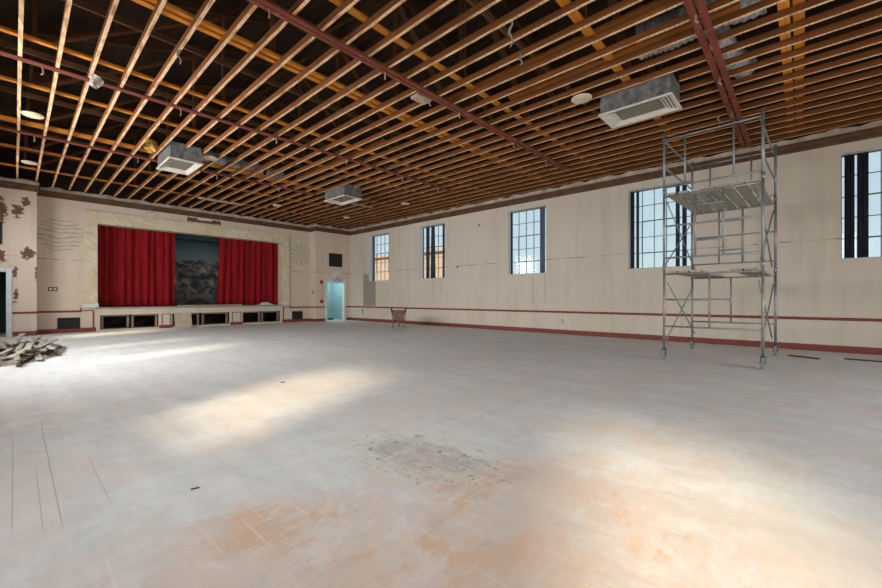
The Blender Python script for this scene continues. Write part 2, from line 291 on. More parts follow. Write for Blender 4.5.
# ------------------------------------------------------------------ mesh helpers
class MB:
    def __init__(s): s.bm = bmesh.new()
    def box(s, x0, x1, y0, y1, z0, z1, mi=0):
        v = [s.bm.verts.new((x, y, z)) for x in (x0, x1) for y in (y0, y1) for z in (z0, z1)]
        for f in ((0, 1, 3, 2), (4, 6, 7, 5), (0, 4, 5, 1), (2, 3, 7, 6), (0, 2, 6, 4), (1, 5, 7, 3)):
            s.bm.faces.new([v[i] for i in f]).material_index = mi
        return s
    def bar(s, p, q, w, h, up=(0, 0, 1), mi=0):        # rectangular bar p->q, h along up
        p, q = Vector(p), Vector(q); d = (q - p).normalized(); a = d.cross(Vector(up))
        if a.length < 1e-4: a = d.cross(Vector((1, 0, 0)))
        a.normalize(); b = a.cross(d).normalized(); r = []
        for e in (p, q): r.append([s.bm.verts.new(e + a * (i * w / 2) + b * (j * h / 2)) for i, j in ((-1, -1), (1, -1), (1, 1), (-1, 1))])
        fs = [r[0][::-1], r[1]] + [[r[0][i], r[0][(i + 1) % 4], r[1][(i + 1) % 4], r[1][i]] for i in range(4)]
        for f in fs: s.bm.faces.new(f).material_index = mi
        return s
    def path(s, pts, rad, n=10, cap=True, mi=0):        # round tube along points; rad number or list
        pts = [Vector(p) for p in pts]; rr = rad if isinstance(rad, (list, tuple)) else [rad] * len(pts); rings = []; ref = None
        for i, p in enumerate(pts):
            d = (pts[min(i + 1, len(pts) - 1)] - pts[max(i - 1, 0)]).normalized()
            if ref is None: ref = Vector((0, 0, 1)) if abs(d.z) < 0.9 else Vector((1, 0, 0))
            a = d.cross(ref).normalized(); b = a.cross(d).normalized(); ref = b
            rings.append([s.bm.verts.new(p + (a * math.cos(2 * math.pi * k / n) + b * math.sin(2 * math.pi * k / n)) * rr[i]) for k in range(n)])
        for u, v in zip(rings, rings[1:]):
            for k in range(n):
                f = s.bm.faces.new([u[k], u[(k + 1) % n], v[(k + 1) % n], v[k]]); f.material_index = mi; f.smooth = True
        if cap: s.bm.faces.new(rings[0][::-1]).material_index = mi; s.bm.faces.new(rings[-1]).material_index = mi
        return s
    def tube(s, p, q, r, n=10, mi=0): return s.path([p, q], r, n, mi=mi)
    def lathe(s, c, prof, axis=(0, 0, 1), n=28, mi=0):   # prof: (radius, height)
        c = Vector(c); ax = Vector(axis).normalized(); a = ax.orthogonal().normalized(); b = ax.cross(a); rings = []
        for r, h in prof:
            r = max(r, 1e-4); rings.append([s.bm.verts.new(c + ax * h + (a * math.cos(2 * math.pi * k / n) + b * math.sin(2 * math.pi * k / n)) * r) for k in range(n)])
        for u, v in zip(rings, rings[1:]):
            for k in range(n): s.bm.faces.new([u[k], u[(k + 1) % n], v[(k + 1) % n], v[k]]).material_index = mi
        s.bm.faces.new(rings[0][::-1]); s.bm.faces.new(rings[-1]); return s
    def grid(s, fn, nu, nv, mi=0):
        g = [[s.bm.verts.new(fn(i / nu, j / nv)) for j in range(nv + 1)] for i in range(nu + 1)]
        for i in range(nu):
            for j in range(nv):
                f = s.bm.faces.new([g[i][j], g[i + 1][j], g[i + 1][j + 1], g[i][j + 1]]); f.smooth = True; f.material_index = mi
        return s
    def rough(s, amp, scale, seed=0.0, keep=None):
        for v in s.bm.verts:
            if keep and keep(v.co): continue
            v.co += Vector(mnoise.noise_vector(v.co * scale + Vector((seed, seed * 2, seed * 3)))) * amp
        return s
    def build(s, name, mats, parent=None, origin=None, bevel=0.0, solid=0.0):
        bmesh.ops.recalc_face_normals(s.bm, faces=s.bm.faces)
        o0 = Vector(parent.location) if parent and parent.parent is None else (Vector(parent['_o']) if parent else Vector(origin or (0, 0, 0)))
        if parent and parent.parent is None and parent.type == 'MESH': o0 = Vector(parent.location)
        for v in s.bm.verts: v.co -= o0
        me = bpy.data.meshes.new(name); s.bm.to_mesh(me); s.bm.free()
        for m in (mats if isinstance(mats, list) else [mats]): me.materials.append(M[m])
        o = bpy.data.objects.new(name, me); COL.objects.link(o)
        if parent: o.parent = parent; o['_o'] = tuple(o0)
        else: o.location = o0
        if solid: md = o.modifiers.new('thickness', 'SOLIDIFY'); md.thickness = solid
        if bevel: md = o.modifiers.new('bevel', 'BEVEL'); md.width = bevel; md.segments = 2; md.limit_method = 'ANGLE'
        return o
def tag(o, label, cat, group=None, kind=None):
    o['label'] = label; o['category'] = cat
    if group: o['group'] = group
    if kind: o['kind'] = kind
    return o
def thing(name, label, cat, loc, group=None):
    o = bpy.data.objects.new(name, None); COL.objects.link(o); o.location = loc; o.empty_display_size = 0.1
    return tag(o, label, cat, group)
def struct(name, mb, mats, label=None, parent=None, **k):
    o = mb.build(name, mats, parent, **k); o['kind'] = 'structure'
    if label: o['label'] = label
    return o
def structroot(name, label, loc):
    o = bpy.data.objects.new(name, None); COL.objects.link(o); o.location = loc; o['kind'] = 'structure'; o['label'] = label
    return o
def holed(mb, axis, c0, c1, u0, u1, z0, z1, holes):
    """wall slab normal to axis (0: x, 1: y) from c0..c1 with rectangular holes (u0,u1,z0,z1)"""
    us = sorted({u0, u1} | {h[0] for h in holes} | {h[1] for h in holes}); zs = sorted({z0, z1} | {h[2] for h in holes} | {h[3] for h in holes})
    us = [u for u in us if u0 <= u <= u1]; zs = [z for z in zs if z0 <= z <= z1]
    for a, b in zip(us, us[1:]):
        run = None
        for c, d in list(zip(zs, zs[1:])) + [(None, None)]:
            solid = c is not None and not any(h[0] <= (a + b) / 2 <= h[1] and h[2] <= (c + d) / 2 <= h[3] for h in holes)
            if solid: run = (run[0], d) if run else (c, d)
            elif run:
                if axis == 0: mb.box(c0, c1, a, b, run[0], run[1])
                else: mb.box(a, b, c0, c1, run[0], run[1])
                run = None
    return mb
ORD = 'zeroth first second third fourth fifth sixth seventh eighth ninth tenth eleventh twelfth thirteenth fourteenth fifteenth sixteenth seventeenth eighteenth nineteenth twentieth'.split()

# ------------------------------------------------------------------ the setting
XR, XL, YS, YF, YB = 12.36, -1.55, 18.7, 18.1, -6.0
ZC = 4.90
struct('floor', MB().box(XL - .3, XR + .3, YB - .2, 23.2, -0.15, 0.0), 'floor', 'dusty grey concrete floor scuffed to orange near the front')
RW = [(14.81, 16.41), (11.13, 12.72), (6.46, 8.0), (2.2, 3.8), (-2.2, -0.64)]
ZW0, ZW1 = 2.06, 4.40
struct('wall_right', holed(MB(), 0, XR, XR + 0.34, YB, 22.6, 0, ZC, [(a, b, ZW0, ZW1) for a, b in RW]), 'wall_right', 'cream plaster wall with the row of tall steel windows')
struct('wall_left', holed(MB(), 0, XL - 0.34, XL, YB, 22.6, 0, ZC, [(a, b, ZW0, ZW1) for a, b in LEFT_WIN]), 'wall_right')
struct('wall_back', holed(MB(), 1, YB - 0.2, YB, XL - .28, XR + .28, 0, ZC, [(0.0, 9.0, 0.0, 3.1)]), 'wall_stage')  # unseen end wall; its opening is invented to go with the added fill light
struct('wall_stage', holed(MB(), 1, YS, YS + 0.2, 0.48, 10.33, 0, ZC, [(1.98, 8.86, 0, 3.92)]), 'wall_stage', 'pinkish cream stage wall around the proscenium')
mb = holed(MB(), 1, YF, YF + 0.15, XL, 0.48, 0, ZC, [(-1.05, -0.17, 0, 2.02)]); mb.box(0.33, 0.48, YF + 0.15, YS + 0.2, 0, ZC)
struct('wall_left_corner', mb, 'wall_corner', 'cream corner wall with peeling brown patches beside the left doorway')
mb = holed(MB(), 1, YF, YF + 0.15, 10.33, XR, 0, ZC, [(10.96, 11.99, 0, 2.03)]); mb.box(10.33, 10.48, YF + 0.15, YS + 0.2, 0, ZC)
struct('wall_right_corner', mb, 'wall_stage', 'cream corner wall around the turquoise doorway')
# attic enclosure and roof
RID, EAV = 7.9, 5.75
XM = (XL + XR) / 2
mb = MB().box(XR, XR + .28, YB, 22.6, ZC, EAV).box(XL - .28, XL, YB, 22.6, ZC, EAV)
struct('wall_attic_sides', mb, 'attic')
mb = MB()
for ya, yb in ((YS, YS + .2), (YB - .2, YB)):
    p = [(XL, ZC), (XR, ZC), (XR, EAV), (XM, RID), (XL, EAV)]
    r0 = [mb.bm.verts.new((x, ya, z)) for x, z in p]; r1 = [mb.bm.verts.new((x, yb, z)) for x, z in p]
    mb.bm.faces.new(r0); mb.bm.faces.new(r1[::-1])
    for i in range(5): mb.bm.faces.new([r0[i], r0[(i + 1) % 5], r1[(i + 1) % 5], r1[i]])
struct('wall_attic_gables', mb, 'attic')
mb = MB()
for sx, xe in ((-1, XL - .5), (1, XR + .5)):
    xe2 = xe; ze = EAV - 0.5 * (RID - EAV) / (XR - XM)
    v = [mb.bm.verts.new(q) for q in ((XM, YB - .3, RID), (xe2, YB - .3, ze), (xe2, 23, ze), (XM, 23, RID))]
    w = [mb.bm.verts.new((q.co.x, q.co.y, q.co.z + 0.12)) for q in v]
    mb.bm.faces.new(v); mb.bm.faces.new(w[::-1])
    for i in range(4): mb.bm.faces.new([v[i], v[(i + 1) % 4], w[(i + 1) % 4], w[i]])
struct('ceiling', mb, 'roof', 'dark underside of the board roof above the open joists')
# cornices: brown moulding with broken plaster above
def profile_run(mb, p0, p1, nrm, prof, rag=0.0, seed=0):
    p0, p1 = Vector(p0), Vector(p1); n = Vector(nrm); k = max(1, int((p1 - p0).length / 0.18)) if rag else 1; rows = []
    for i in range(k + 1):
        b = p0.lerp(p1, i / k); j = mnoise.noise(Vector((i * 0.55 + seed, seed, 0))) * rag
        rows.append([mb.bm.verts.new(b + n * d + Vector((0, 0, z + (j if z > 0.5 * prof[-2][1] and rag else 0)))) for d, z in prof])
    m = len(prof)
    for a, c in zip(rows, rows[1:]):
        for q in range(m): mb.bm.faces.new([a[q], a[(q + 1) % m], c[(q + 1) % m], c[q]])
    mb.bm.faces.new(rows[0][::-1]); mb.bm.faces.new(rows[-1])
CPROF = [(0, 0), (0.035, 0), (0.05, 0.04), (0.05, 0.10), (0.085, 0.15), (0.085, 0.20), (0, 0.20)]
LPROF = [(0, 0), (0.055, 0), (0.05, 0.125), (0, 0.125)]
runs = [('trim_1', 'brown cornice along the window wall', (XR, YB, 4.60), (XR, YF, 4.60), (-1, 0, 0)),
        ('trim_2', 'brown cornice above the stage', (0.48, YS, 4.60), (10.33, YS, 4.60), (0, -1, 0)),
        ('trim_3', 'brown cornice above the left doorway', (XL, YF, 4.60), (0.53, YF, 4.60), (0, -1, 0)),
        ('trim_4', 'brown cornice above the turquoise doorway', (10.28, YF, 4.60), (XR, YF, 4.60), (0, -1, 0)),
        ('trim_5', None, (0.48, YF, 4.60), (0.48, YS, 4.60), (1, 0, 0)), ('trim_6', None, (10.33, YF, 4.60), (10.33, YS, 4.60), (-1, 0, 0)),
        ]
for i, (nm, lb, a, b, n) in enumerate(runs):
    mb = MB(); profile_run(mb, a, b, n, CPROF); o = struct(nm, mb, 'cornice', lb)
    mb = MB(); a2 = (a[0], a[1], 4.80); b2 = (b[0], b[1], 4.80); profile_run(mb, a2, b2, n, LPROF, 0.07, i * 9.1)
    struct('trim_%d' % (i + 11), mb, 'lip', lb and lb.replace('brown cornice', 'broken plaster edge over the cornice'))
# red chair rails and baseboards
def strip(name, lb, p0, p1, nrm, h0, h1, d):
    mb = MB(); profile_run(mb, (p0[0], p0[1], 0), (p1[0], p1[1], 0), nrm, [(0, h0), (d * .8, h0), (d, h0 + (h1 - h0) * .25), (d, h1 - (h1 - h0) * .3), (d * .6, h1), (0, h1)]); return struct(name, mb, 'red', lb)
RAIL = [('right', (XR, YB), (XR, YF), (-1, 0, 0)), ('right_corner_near', (10.33, YF), (10.84, YF), (0, -1, 0)), ('right_corner_far', (12.11, YF), (XR, YF), (0, -1, 0)),
        ('left_corner', (-0.05, YF), (0.48, YF), (0, -1, 0)), ('left_return', (0.48, YF), (0.48, YS), (1, 0, 0)), ('right_return', (10.33, YF), (10.33, YS), (-1, 0, 0)),
        ('stage_left', (0.48, YS), (1.98, YS), (0, -1, 0)), ('stage_right', (8.86, YS), (10.33, YS), (0, -1, 0))]
for i, (nm, a, b, n) in enumerate(RAIL):
    strip('baseboard_' + nm, None, a, b, n, 0, 0.145, 0.02)
    if nm == 'stage_left': b = (1.60, YS)
    if nm == 'stage_right': a = (9.24, YS)
    strip('trim_%d' % (21 + i), None, a, b, n, 0.70, 0.765, 0.022)

# ------------------------------------------------------------------ windows
def cloth(mb, u0, u1, z0, z1, x, waves, amp, side, taper=0.0):
    n = max(8, int(waves * 8))
    def fn(i, j):
        uu = u0 + (u1 - u0) * i; uu = uu + taper * (1 - j) * (0.5 - i)
        return Vector((x + side * amp * math.sin(i * waves * 2 * math.pi), uu, z0 + (z1 - z0) * j))
    return mb.grid(fn, n, 6)
def window(n, y0, y1, X, side, lb):
    """steel sash in the wall opening; side = +1 for the right wall (outside is +x)"""
    root = structroot('window_%d' % n, lb, (X, (y0 + y1) / 2, ZW0)); xg = X + side * 0.27
    mb = MB(); e = 0.004
    a, b = sorted((X + side * 0.001, X + side * 0.33))
    mb.box(a, b, y0, y0 + e, ZW0, ZW1).box(a, b, y1 - e, y1, ZW0, ZW1).box(a, b, y0, y1, ZW0, ZW0 + e).box(a, b, y0, y1, ZW1 - e, ZW1)
    struct('reveal', mb, 'reveal', None, root)
    mb = MB(); t = 0.026; ya, yb, za, zb = y0 + e, y1 - e, ZW0 + e, ZW1 - e; xa, xb = xg - .02, xg + .02
    mb.box(xa, xb, ya, ya + t, za, zb).box(xa, xb, yb - t, yb, za, zb).box(xa, xb, ya + t, yb - t, za, za + t).box(xa, xb, ya + t, yb - t, zb - t, zb)
    struct('sash_frame', mb, 'sash', None, root)
    mb = MB(); bw = 0.008
    for i in range(1, 5): yy = ya + (yb - ya) * i / 5; mb.box(xg - .015, xg + .015, yy - bw, yy + bw, za + t, zb - t)
    for j in range(1, 5): zz = za + (zb - za) * j / 5; mb.box(xg - .014, xg + .014, ya + t, yb - t, zz - bw, zz + bw)
    struct('glazing_bars', mb, 'sash', None, root)
    mb = MB(); v0, v1 = ya + (yb - ya) * 0.2, ya + (yb - ya) * 0.8; h0, h1 = za + (zb - za) * 0.2, za + (zb - za) * 0.6; vt = 0.016; q0, q1 = sorted((xg - side * .03, xg - side * .016))
    mb.box(q0, q1, v0 - vt, v0 + vt, h0, h1).box(q0, q1, v1 - vt, v1 + vt, h0, h1).box(q0, q1, v0, v1, h0 - vt, h0 + vt).box(q0, q1, v0, v1, h1 - vt, h1 + vt)
    struct('hopper_vent', mb, 'sash', None, root)
    mb = MB().box(xg - .002, xg + .002, ya + t * .5, yb - t * .5, za + t * .5, zb - t * .5); struct('glass', mb, 'glass', None, root)
    return root
WL = ['steel window nearest the turquoise doorway with orange building outside', 'steel window with half drawn dark drapes, second from the corner', 'middle steel window with a grey drape at its right', 'steel window behind the scaffold tower', 'steel window at the right edge with two black drapes']
for i, (a, b) in enumerate(RW): window(i + 1, a, b, XR, 1, WL[i])
for i, (a, b) in enumerate(LEFT_WIN): window(i + 6, a, b, XL, -1, None)
def drape(y0, y1, mat, lb, x=XR + 0.20, waves=2.5, z0=ZW0 + .03, z1=ZW1 - .02, taper=0.0):
    mb = cloth(MB(), y0, y1, z0, z1, x, waves, 0.018, 1, taper); o = mb.build('window_drape', mat, None, (x, (y0 + y1) / 2, z0), solid=0.004)
    return tag(o, lb, 'drape')
drape(16.17, 16.39, 'greycloth', 'dark grey drape at the left of the window nearest the corner', waves=2)
drape(12.24, 12.46, 'navycloth', 'wide dark drape in the second window from the corner', waves=2.5)
drape(11.92, 12.14, 'navycloth', 'dark drape gathered towards its foot in the second window, middle one', taper=-0.10, waves=2.5)
drape(11.33, 11.46, 'navycloth', 'narrow dark drape at the right side of the second window from the corner', waves=1.5)
drape(7.93, 7.995, 'navy', 'dark drape at the left side of the middle window', waves=1.5)
drape(6.60, 6.80, 'greycloth', 'grey blue drape at the right side of the middle window', waves=2.5)
drape(3.68, 3.785, 'navycloth', 'dark drape at the far left of the window behind the scaffold', waves=2)
drape(3.55, 3.63, 'navycloth', 'thin dark strip drape, second from left in the window behind the scaffold', waves=1.5)
drape(2.50, 2.60, 'navycloth', 'narrow dark drape seen through the scaffold, left of the right pair', waves=1.5)
drape(2.33, 2.44, 'navycloth', 'narrow dark drape seen through the scaffold, at the right edge of its window', waves=1.5)
drape(-0.865, -0.705, 'navy', 'black drape at the left of the window at the right edge', waves=2.5)
drape(-1.075, -0.90, 'navy', 'black drape right of its twin in the window at the right edge', waves=2.5)

# ------------------------------------------------------------------ doors
def casing(name, lb, x0, x1, ztop, mat='white'):
    root = structroot(name, lb, ((x0 + x1) / 2, YF, 0)); w = 0.11
    mb = MB().box(x0 - w, x0 + .012, YF - .03, YF + .17, 0, ztop + w).box(x1 - .012, x1 + w, YF - .03, YF + .17, 0, ztop + w).box(x0 + .012, x1 - .012, YF - .03, YF + .17, ztop - .012, ztop + w)
    struct('casing', mb, mat, None, root, bevel=0.006); return root
d1 = casing('door_1', 'white cased doorway at the far left', -1.05, -0.17, 2.02)
mb = MB().box(-1.0, -0.96, YF + .2, YF + 1.0, 0.01, 2.0); struct('door_leaf', mb, 'turquoise', None, d1, bevel=.004)
d2 = casing('door_2', 'white cased open doorway to the turquoise stairwell', 10.96, 11.99, 2.03)
mb = MB().box(XL, 0.33, YF + 1.9, YF + 2.0, 0, 2.6).box(XL, 0.33, YF + .15, YF + 1.9, 2.5, 2.6); struct('wall_left_hall', mb, 'greenhall')
mb = MB().box(10.48, XR, YF + 1.6, YF + 1.7, 0, 2.5).box(10.48, 10.55, YF + .15, YF + 1.6, 0, 2.5).box(XR - .06, XR, YF + .15, YF + 1.6, 0, 2.5).box(10.48, XR, YF + .15, YF + 1.7, 2.5, 2.56)
struct('wall_stairwell', mb, 'turquoise', 'turquoise painted stairwell wall behind the right doorway')
lamp('stairwell_lamp', 'AREA', 20, (0.92, 0.98, 1.0), (11.4, YF + 0.9, 2.46), (0, 0, -1), 0.5, 0.5)
r = thing('handrail', 'dark sloping stair handrail seen through the turquoise doorway', 'handrail', (11.3, YF + 1.55, 0.3))
MB().path([(10.95, YF + 1.52, 0.45), (11.75, YF + 1.52, 1.20)], 0.025).build('rail', 'darkmetal', r)
for xx, zz in ((11.1, 0.59), (11.6, 1.06)): MB().tube((xx, YF + 1.52, zz), (xx, YF + 1.6, zz - .05), 0.012).build('bracket', 'darkmetal', r)
o = MB().box(11.5, 11.9, YF + 0.9, YF + 1.3, 0.0, 0.09).rough(.02, 4).build('rubble_board', 'darkmetal', None, (11.7, YF + 1.1, 0), bevel=.01); tag(o, 'dark board on the stairwell floor behind the turquoise doorway', 'board')

# ------------------------------------------------------------------ stage
mb = MB(); SF = YS - 0.01
opens = [(2.09, 3.86, 0.05, 0.575), (4.30, 6.48, 0.05, 0.575), (7.00, 8.78, 0.05, 0.575)]
holed(mb, 1, SF, SF + 0.12, 1.98, 8.86, 0, 0.80, opens)
struct('wall_stage_front', mb, 'stagefront', 'cream stage front with open timber bays')
mb = MB().box(1.98, 8.86, SF - .04, 22.5, 0.80, 0.86); struct('floor_stage', mb, 'stagefloor', 'stage floor edge under the red curtains', bevel=.008)
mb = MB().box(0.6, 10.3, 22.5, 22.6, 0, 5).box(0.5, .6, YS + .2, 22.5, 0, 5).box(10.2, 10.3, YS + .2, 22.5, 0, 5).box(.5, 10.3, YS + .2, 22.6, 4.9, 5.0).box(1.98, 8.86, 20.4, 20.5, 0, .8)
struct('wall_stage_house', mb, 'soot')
# red outline trims and base of the stage front
mb = MB()
def outline(mb, x0, x1, z0, z1, y, w=0.028, d=0.012):
    mb.box(x0, x0 + w, y - d, y, z0, z1).box(x1 - w, x1, y - d, y, z0, z1).box(x0 + w, x1 - w, y - d, y, z1 - w, z1)
for x0, x1 in ((3.95, 4.26), (6.56, 6.94)): outline(mb, x0, x1, 0.14, 0.575, SF)
struct('trim_31', mb, 'red')
mb = MB()
for x0, x1 in ((3.86, 4.30), (6.48, 7.0)): mb.box(x0, x1, SF - .015, SF, 0, 0.13)
struct('baseboard_stage_front', mb, 'red')
mb = MB(); mb.box(1.56, 1.60, YS - .022, YS, 0.70, 0.86).box(1.60, 1.92, YS - .02, YS, 0.735, 0.765).box(1.89, 1.93, YS - .02, YS, 0.145, 0.735)
mb.box(9.22, 9.26, YS - .022, YS, 0.70, 0.86).box(8.90, 9.22, YS - .02, YS, 0.735, 0.765).box(8.90, 8.94, YS - .02, YS, 0.145, 0.735); struct('trim_32', mb, 'red')
# proscenium
pr = structroot('trim_41', 'yellowish painted marble proscenium frame around the stage', (5.42, YS, 0.86))
y0, y1 = YS - 0.07, YS + 0.38
for x0, x1 in ((1.65, 2.02), (8.82, 9.19)):
    struct('jamb', MB().box(x0, x1, y0, y1 if False else YS - .001, 0.86, 4.32).box(*((1.981, 2.02) if x0 < 5 else (8.82, 8.859)), YS - .001, y1, .86, 3.88), 'marble', None, pr, bevel=.008)
    struct('plinth', MB().box(x0 - .025, x1 + .025, y0 - .03, y0, 0.86, 1.0), 'white', None, pr, bevel=.008)
struct('lintel', MB().box(2.02, 8.82, y0, YS - .001, 3.88, 4.32).box(2.02, 8.82, YS - .001, y1, 3.88, 3.919), 'marble', None, pr, bevel=.008)
# curtains
def curtain(x0, x1, lb, seed, flare=0.0):
    yc = 19.25; N = int((x1 - x0) * 30); r2 = random.Random(seed); ph = [0]; 
    for i in range(N): ph.append(ph[-1] + r2.uniform(0.55, 1.5))
    def fn(i, j):
        k = i * N; a = int(min(k, N - 1)); p = (ph[a] + (ph[a + 1] - ph[a]) * (k - a)) * 0.78
        amp = 0.085 * (0.75 + 0.25 * (1 - j)) * (0.7 + 0.5 * math.sin(p * 0.37 + seed)); s = math.sin(p)
        x = x0 + (x1 - x0) * i + 0.02 * math.sin(p * 2 + j * 2) - flare * (1 - j) * (1 - i)
        return Vector((x, yc + amp * s + 0.02 * math.sin(p * 0.5 + j * 3), 0.875 + j * 3.33 + 0.012 * math.sin(p * .5) * (1 - j)))
    r = thing('stage_curtain', lb, 'curtain', ((x0 + x1) / 2, yc, .875))
    MB().grid(fn, N * 3, 14).build('drape', 'velvet', r, solid=0.006)
    MB().tube((x0 - .1, yc, 4.22), (x1 + .1, yc, 4.22), 0.02).build('curtain_rod', 'darkmetal', r)
curtain(1.85, 4.50, 'red velvet curtain closing the left side of the stage', 3)
curtain(6.22, 8.95, 'red velvet curtain closing the right side of the stage', 11, 0.10)
o = MB().grid(lambda i, j: Vector((1.2 + 8.4 * i, 21.6 + 0.02 * math.sin(i * 40), 0.88 + 3.3 * j)), 60, 6).build('painted_backdrop', 'backdrop', None, (0, 0, 0), solid=.004)
tag(o, 'dark painted landscape cloth hanging between the red curtains at the back of the stage', 'backdrop')
o = MB().box(1.9, 9.0, 20.3, 20.34, 3.86, 4.25).build('stage_border', 'bordercloth', None, (5.4, 20.3, 3.7)); tag(o, 'dark border strip hanging above the painted stage backdrop', 'drape')
# timber crib frames in the bays under the stage
def crib(x0, x1, lb):
    r = thing('stage_crib', lb, 'timber frame', ((x0 + x1) / 2, SF + .3, 0)); yb = SF + 0.16; w = .07
    for a, b in ((x0, x0 + w), (x1 - w, x1)): MB().box(a, b, yb, yb + .09, 0.0, .57).build('post', 'crib', r, bevel=.004)
    MB().box(x0 + w, x1 - w, yb, yb + .08, .51, .57).build('head_rail', 'crib', r, bevel=.004); MB().box(x0 + w, x1 - w, yb, yb + .08, 0.0, .07).build('sill_rail', 'crib', r, bevel=.004)
    MB().bar((x0 + w, yb + .5, .08), (x1 - w, yb + .5, .5), .02, .035).build('brace', 'old', r)
for x0, x1, lb in ((2.13, 2.95, 'timber crib in the leftmost bay under the stage, left half'), (3.02, 3.84, 'timber crib in the leftmost bay under the stage, right half'),
                   (4.34, 5.30, 'timber crib under the stage partly behind the leaning plywood panel'), (5.42, 6.44, 'timber crib in the middle bay right of the leaning panel'),
                   (7.03, 7.86, 'timber crib in the rightmost bay under the stage, left half'), (7.93, 8.75, 'timber crib in the rightmost bay under the stage, right half')): crib(x0, x1, lb)
o = MB().bar((4.66, SF - .20, 0.0), (4.66, SF - .022, 0.60), .60, .015, up=(0, 1, 0)).build('plywood_panel', 'ply', None, (4.66, SF - .2, 0), bevel=.003); tag(o, 'beige plywood panel leaning against the stage front', 'panel')
# grilles
def grille(x0, x1, z0, z1, y, lb, name='wall_grille'):
    r = thing(name, lb, 'grille', ((x0 + x1) / 2, y, z0)); mb = MB(); f = .03
    mb.box(x0, x1, y - .02, y, z0, z0 + f).box(x0, x1, y - .02, y, z1 - f, z1).box(x0, x0 + f, y - .02, y, z0 + f, z1 - f).box(x1 - f, x1, y - .02, y, z0 + f, z1 - f); mb.build('frame', 'black', r)
    MB().box(x0 + f, x1 - f, y - .004, y, z0 + f, z1 - f).build('backing', 'black', r)
    mb = MB(); n = int((z1 - z0) / .045)
    for i in range(1, n): zz = z0 + (z1 - z0) * i / n; mb.bar((x0 + f, y - .012, zz), (x1 - f, y - .012, zz), .004, .018, up=(0, -.7, .7))
    mb.build('slats', 'black', r)
grille(0.98, 1.56, 0.13, 0.52, YS, 'black low wall grille left of the stage')
grille(9.36, 9.92, 0.13, 0.54, YS, 'black low wall grille right of the stage')
grille(11.07, 11.86, 2.85, 3.54, YF, 'black square grille high on the wall above the turquoise doorway')
grille(-1.05, -0.26, 2.85, 3.54, YF, 'black square grille cut by the left edge above the left doorway')
# painted ovals
for cx, w, h, cz, mt, lb in ((1.07, .58, .60, 3.38, 'medal_strata', 'oval of painted wavy stone strata on the wall left of the stage'), (9.85, .58, .58, 3.42, 'medal_rays', 'pale oval with crossing painted rays on the wall right of the stage')):
    mb = MB().lathe((0, 0, 0), [(1, 0), (1, .004)], (0, -1, 0), 48); mb.bm.transform(Matrix.Diagonal((w, 1, h, 1))); mb.bm.transform(Matrix.Translation((cx, YS, cz)))
    tag(mb.build('wall_medallion', mt, None, (cx, YS, cz)), lb, 'wall painting')
# small wall fittings
r = thing('wall_outlet', 'dark twin outlet plate on the wall left of the stage', 'outlet', (.87, YS, 1.45))
MB().box(.76, .99, YS - .012, YS, 1.44, 1.57).build('plate', 'darkmetal', r, bevel=.004)
for xx in (.79, .89): MB().box(xx, xx + .07, YS - .016, YS - .012, 1.47, 1.54).build('socket', 'ivory', r)
o = MB().box(10.315, 10.33, 18.34, 18.42, 1.42, 1.56).build('light_switch', 'darkmetal', None, (10.33, 18.38, 1.42), bevel=.003); tag(o, 'small dark switch plate on the narrow return wall right of the stage', 'switch')
r = thing('fire_alarm', 'two red alarm bells joined by a conduit left of the turquoise doorway', 'fire alarm', (10.63, YF, 1.0))
for zz in (1.02, 2.02):
    b = MB().lathe((10.63, YF, zz), [(.05, 0), (.095, .012), (.095, .03), (.06, .055), (.02, .065)], (0, -1, 0), 20).build('bell', 'firered', r)
    MB().lathe((10.63, YF - .065, zz), [(.02, 0), (.02, .012)], (0, -1, 0), 12).build('boss', 'darkmetal', b)
MB().tube((10.63, YF - .012, 1.11), (10.63, YF - .012, 1.93), .009).build('conduit', 'ivory', r)
r = thing('door_lamp', 'white backplate and ring lamp over the turquoise doorway', 'lamp', (11.5, YF, 2.1))
MB().box(11.38, 11.66, YF - .02, YF, 2.20, 2.62).build('backplate', 'white', r, bevel=.006)
MB().path([(11.52 + .14 * math.cos(a * math.pi / 10), YF - .09, 2.10 + .14 * math.sin(a * math.pi / 10)) for a in range(21)], .014, 8, cap=False).build('ring', 'steel', r)
MB().tube((11.52, YF - .09, 2.24), (11.52, YF - .01, 2.30), .012).build('arm', 'steel', r)
r = thing('stage_light', 'small white light fitting high above the left curtain', 'light', (3.55, YS, 4.44))
MB().box(3.40, 3.70, YS - .10, YS, 4.44, 4.50).build('housing', 'ivory', r, bevel=.01); MB().tube((3.55, YS - .06, 4.50), (3.55, YS - .06, 4.62), .012).build('stem', 'ivory', r)
for yy, zz, lb in ((16.25, 1.2, None),): pass
r = None
for i, (yy, z0, z1, lb) in enumerate(((11.85, 1.30, 2.05, 'thin wire hanging under the second window from the corner, left one'), (11.33, 1.5, 2.05, 'thin wire hanging under the second window from the corner, right one'), (6.98, .95, 2.05, 'long thin wire hanging under the middle window'), (6.5, 1.05, 2.02, 'thin wire hanging at the right corner of the middle window'))):
    tag(MB().tube((XR - .006, yy, z0), (XR - .006, yy + .01, z1), .004, 6).build('wall_wire', 'cable', None, (XR, yy, z0)), lb, 'wire')
for yy, zz, lb in ((2.85, .40, 'small outlet plate low on the window wall left of the scaffold'), (7.35, .30, 'small outlet plate low on the wall below the middle window')):
    tag(MB().box(XR - .01, XR, yy, yy + .07, zz, zz + .11).build('wall_outlet', 'ivory', None, (XR, yy, zz), bevel=.003), lb, 'outlet')
tag(MB().box(XR - .015, XR, 9.3, 9.36, 4.02, 4.10).build('wall_hook', 'darkmetal', None, (XR, 9.3, 4.02), bevel=.004), 'small dark hook high on the wall between the second and middle windows', 'hook')
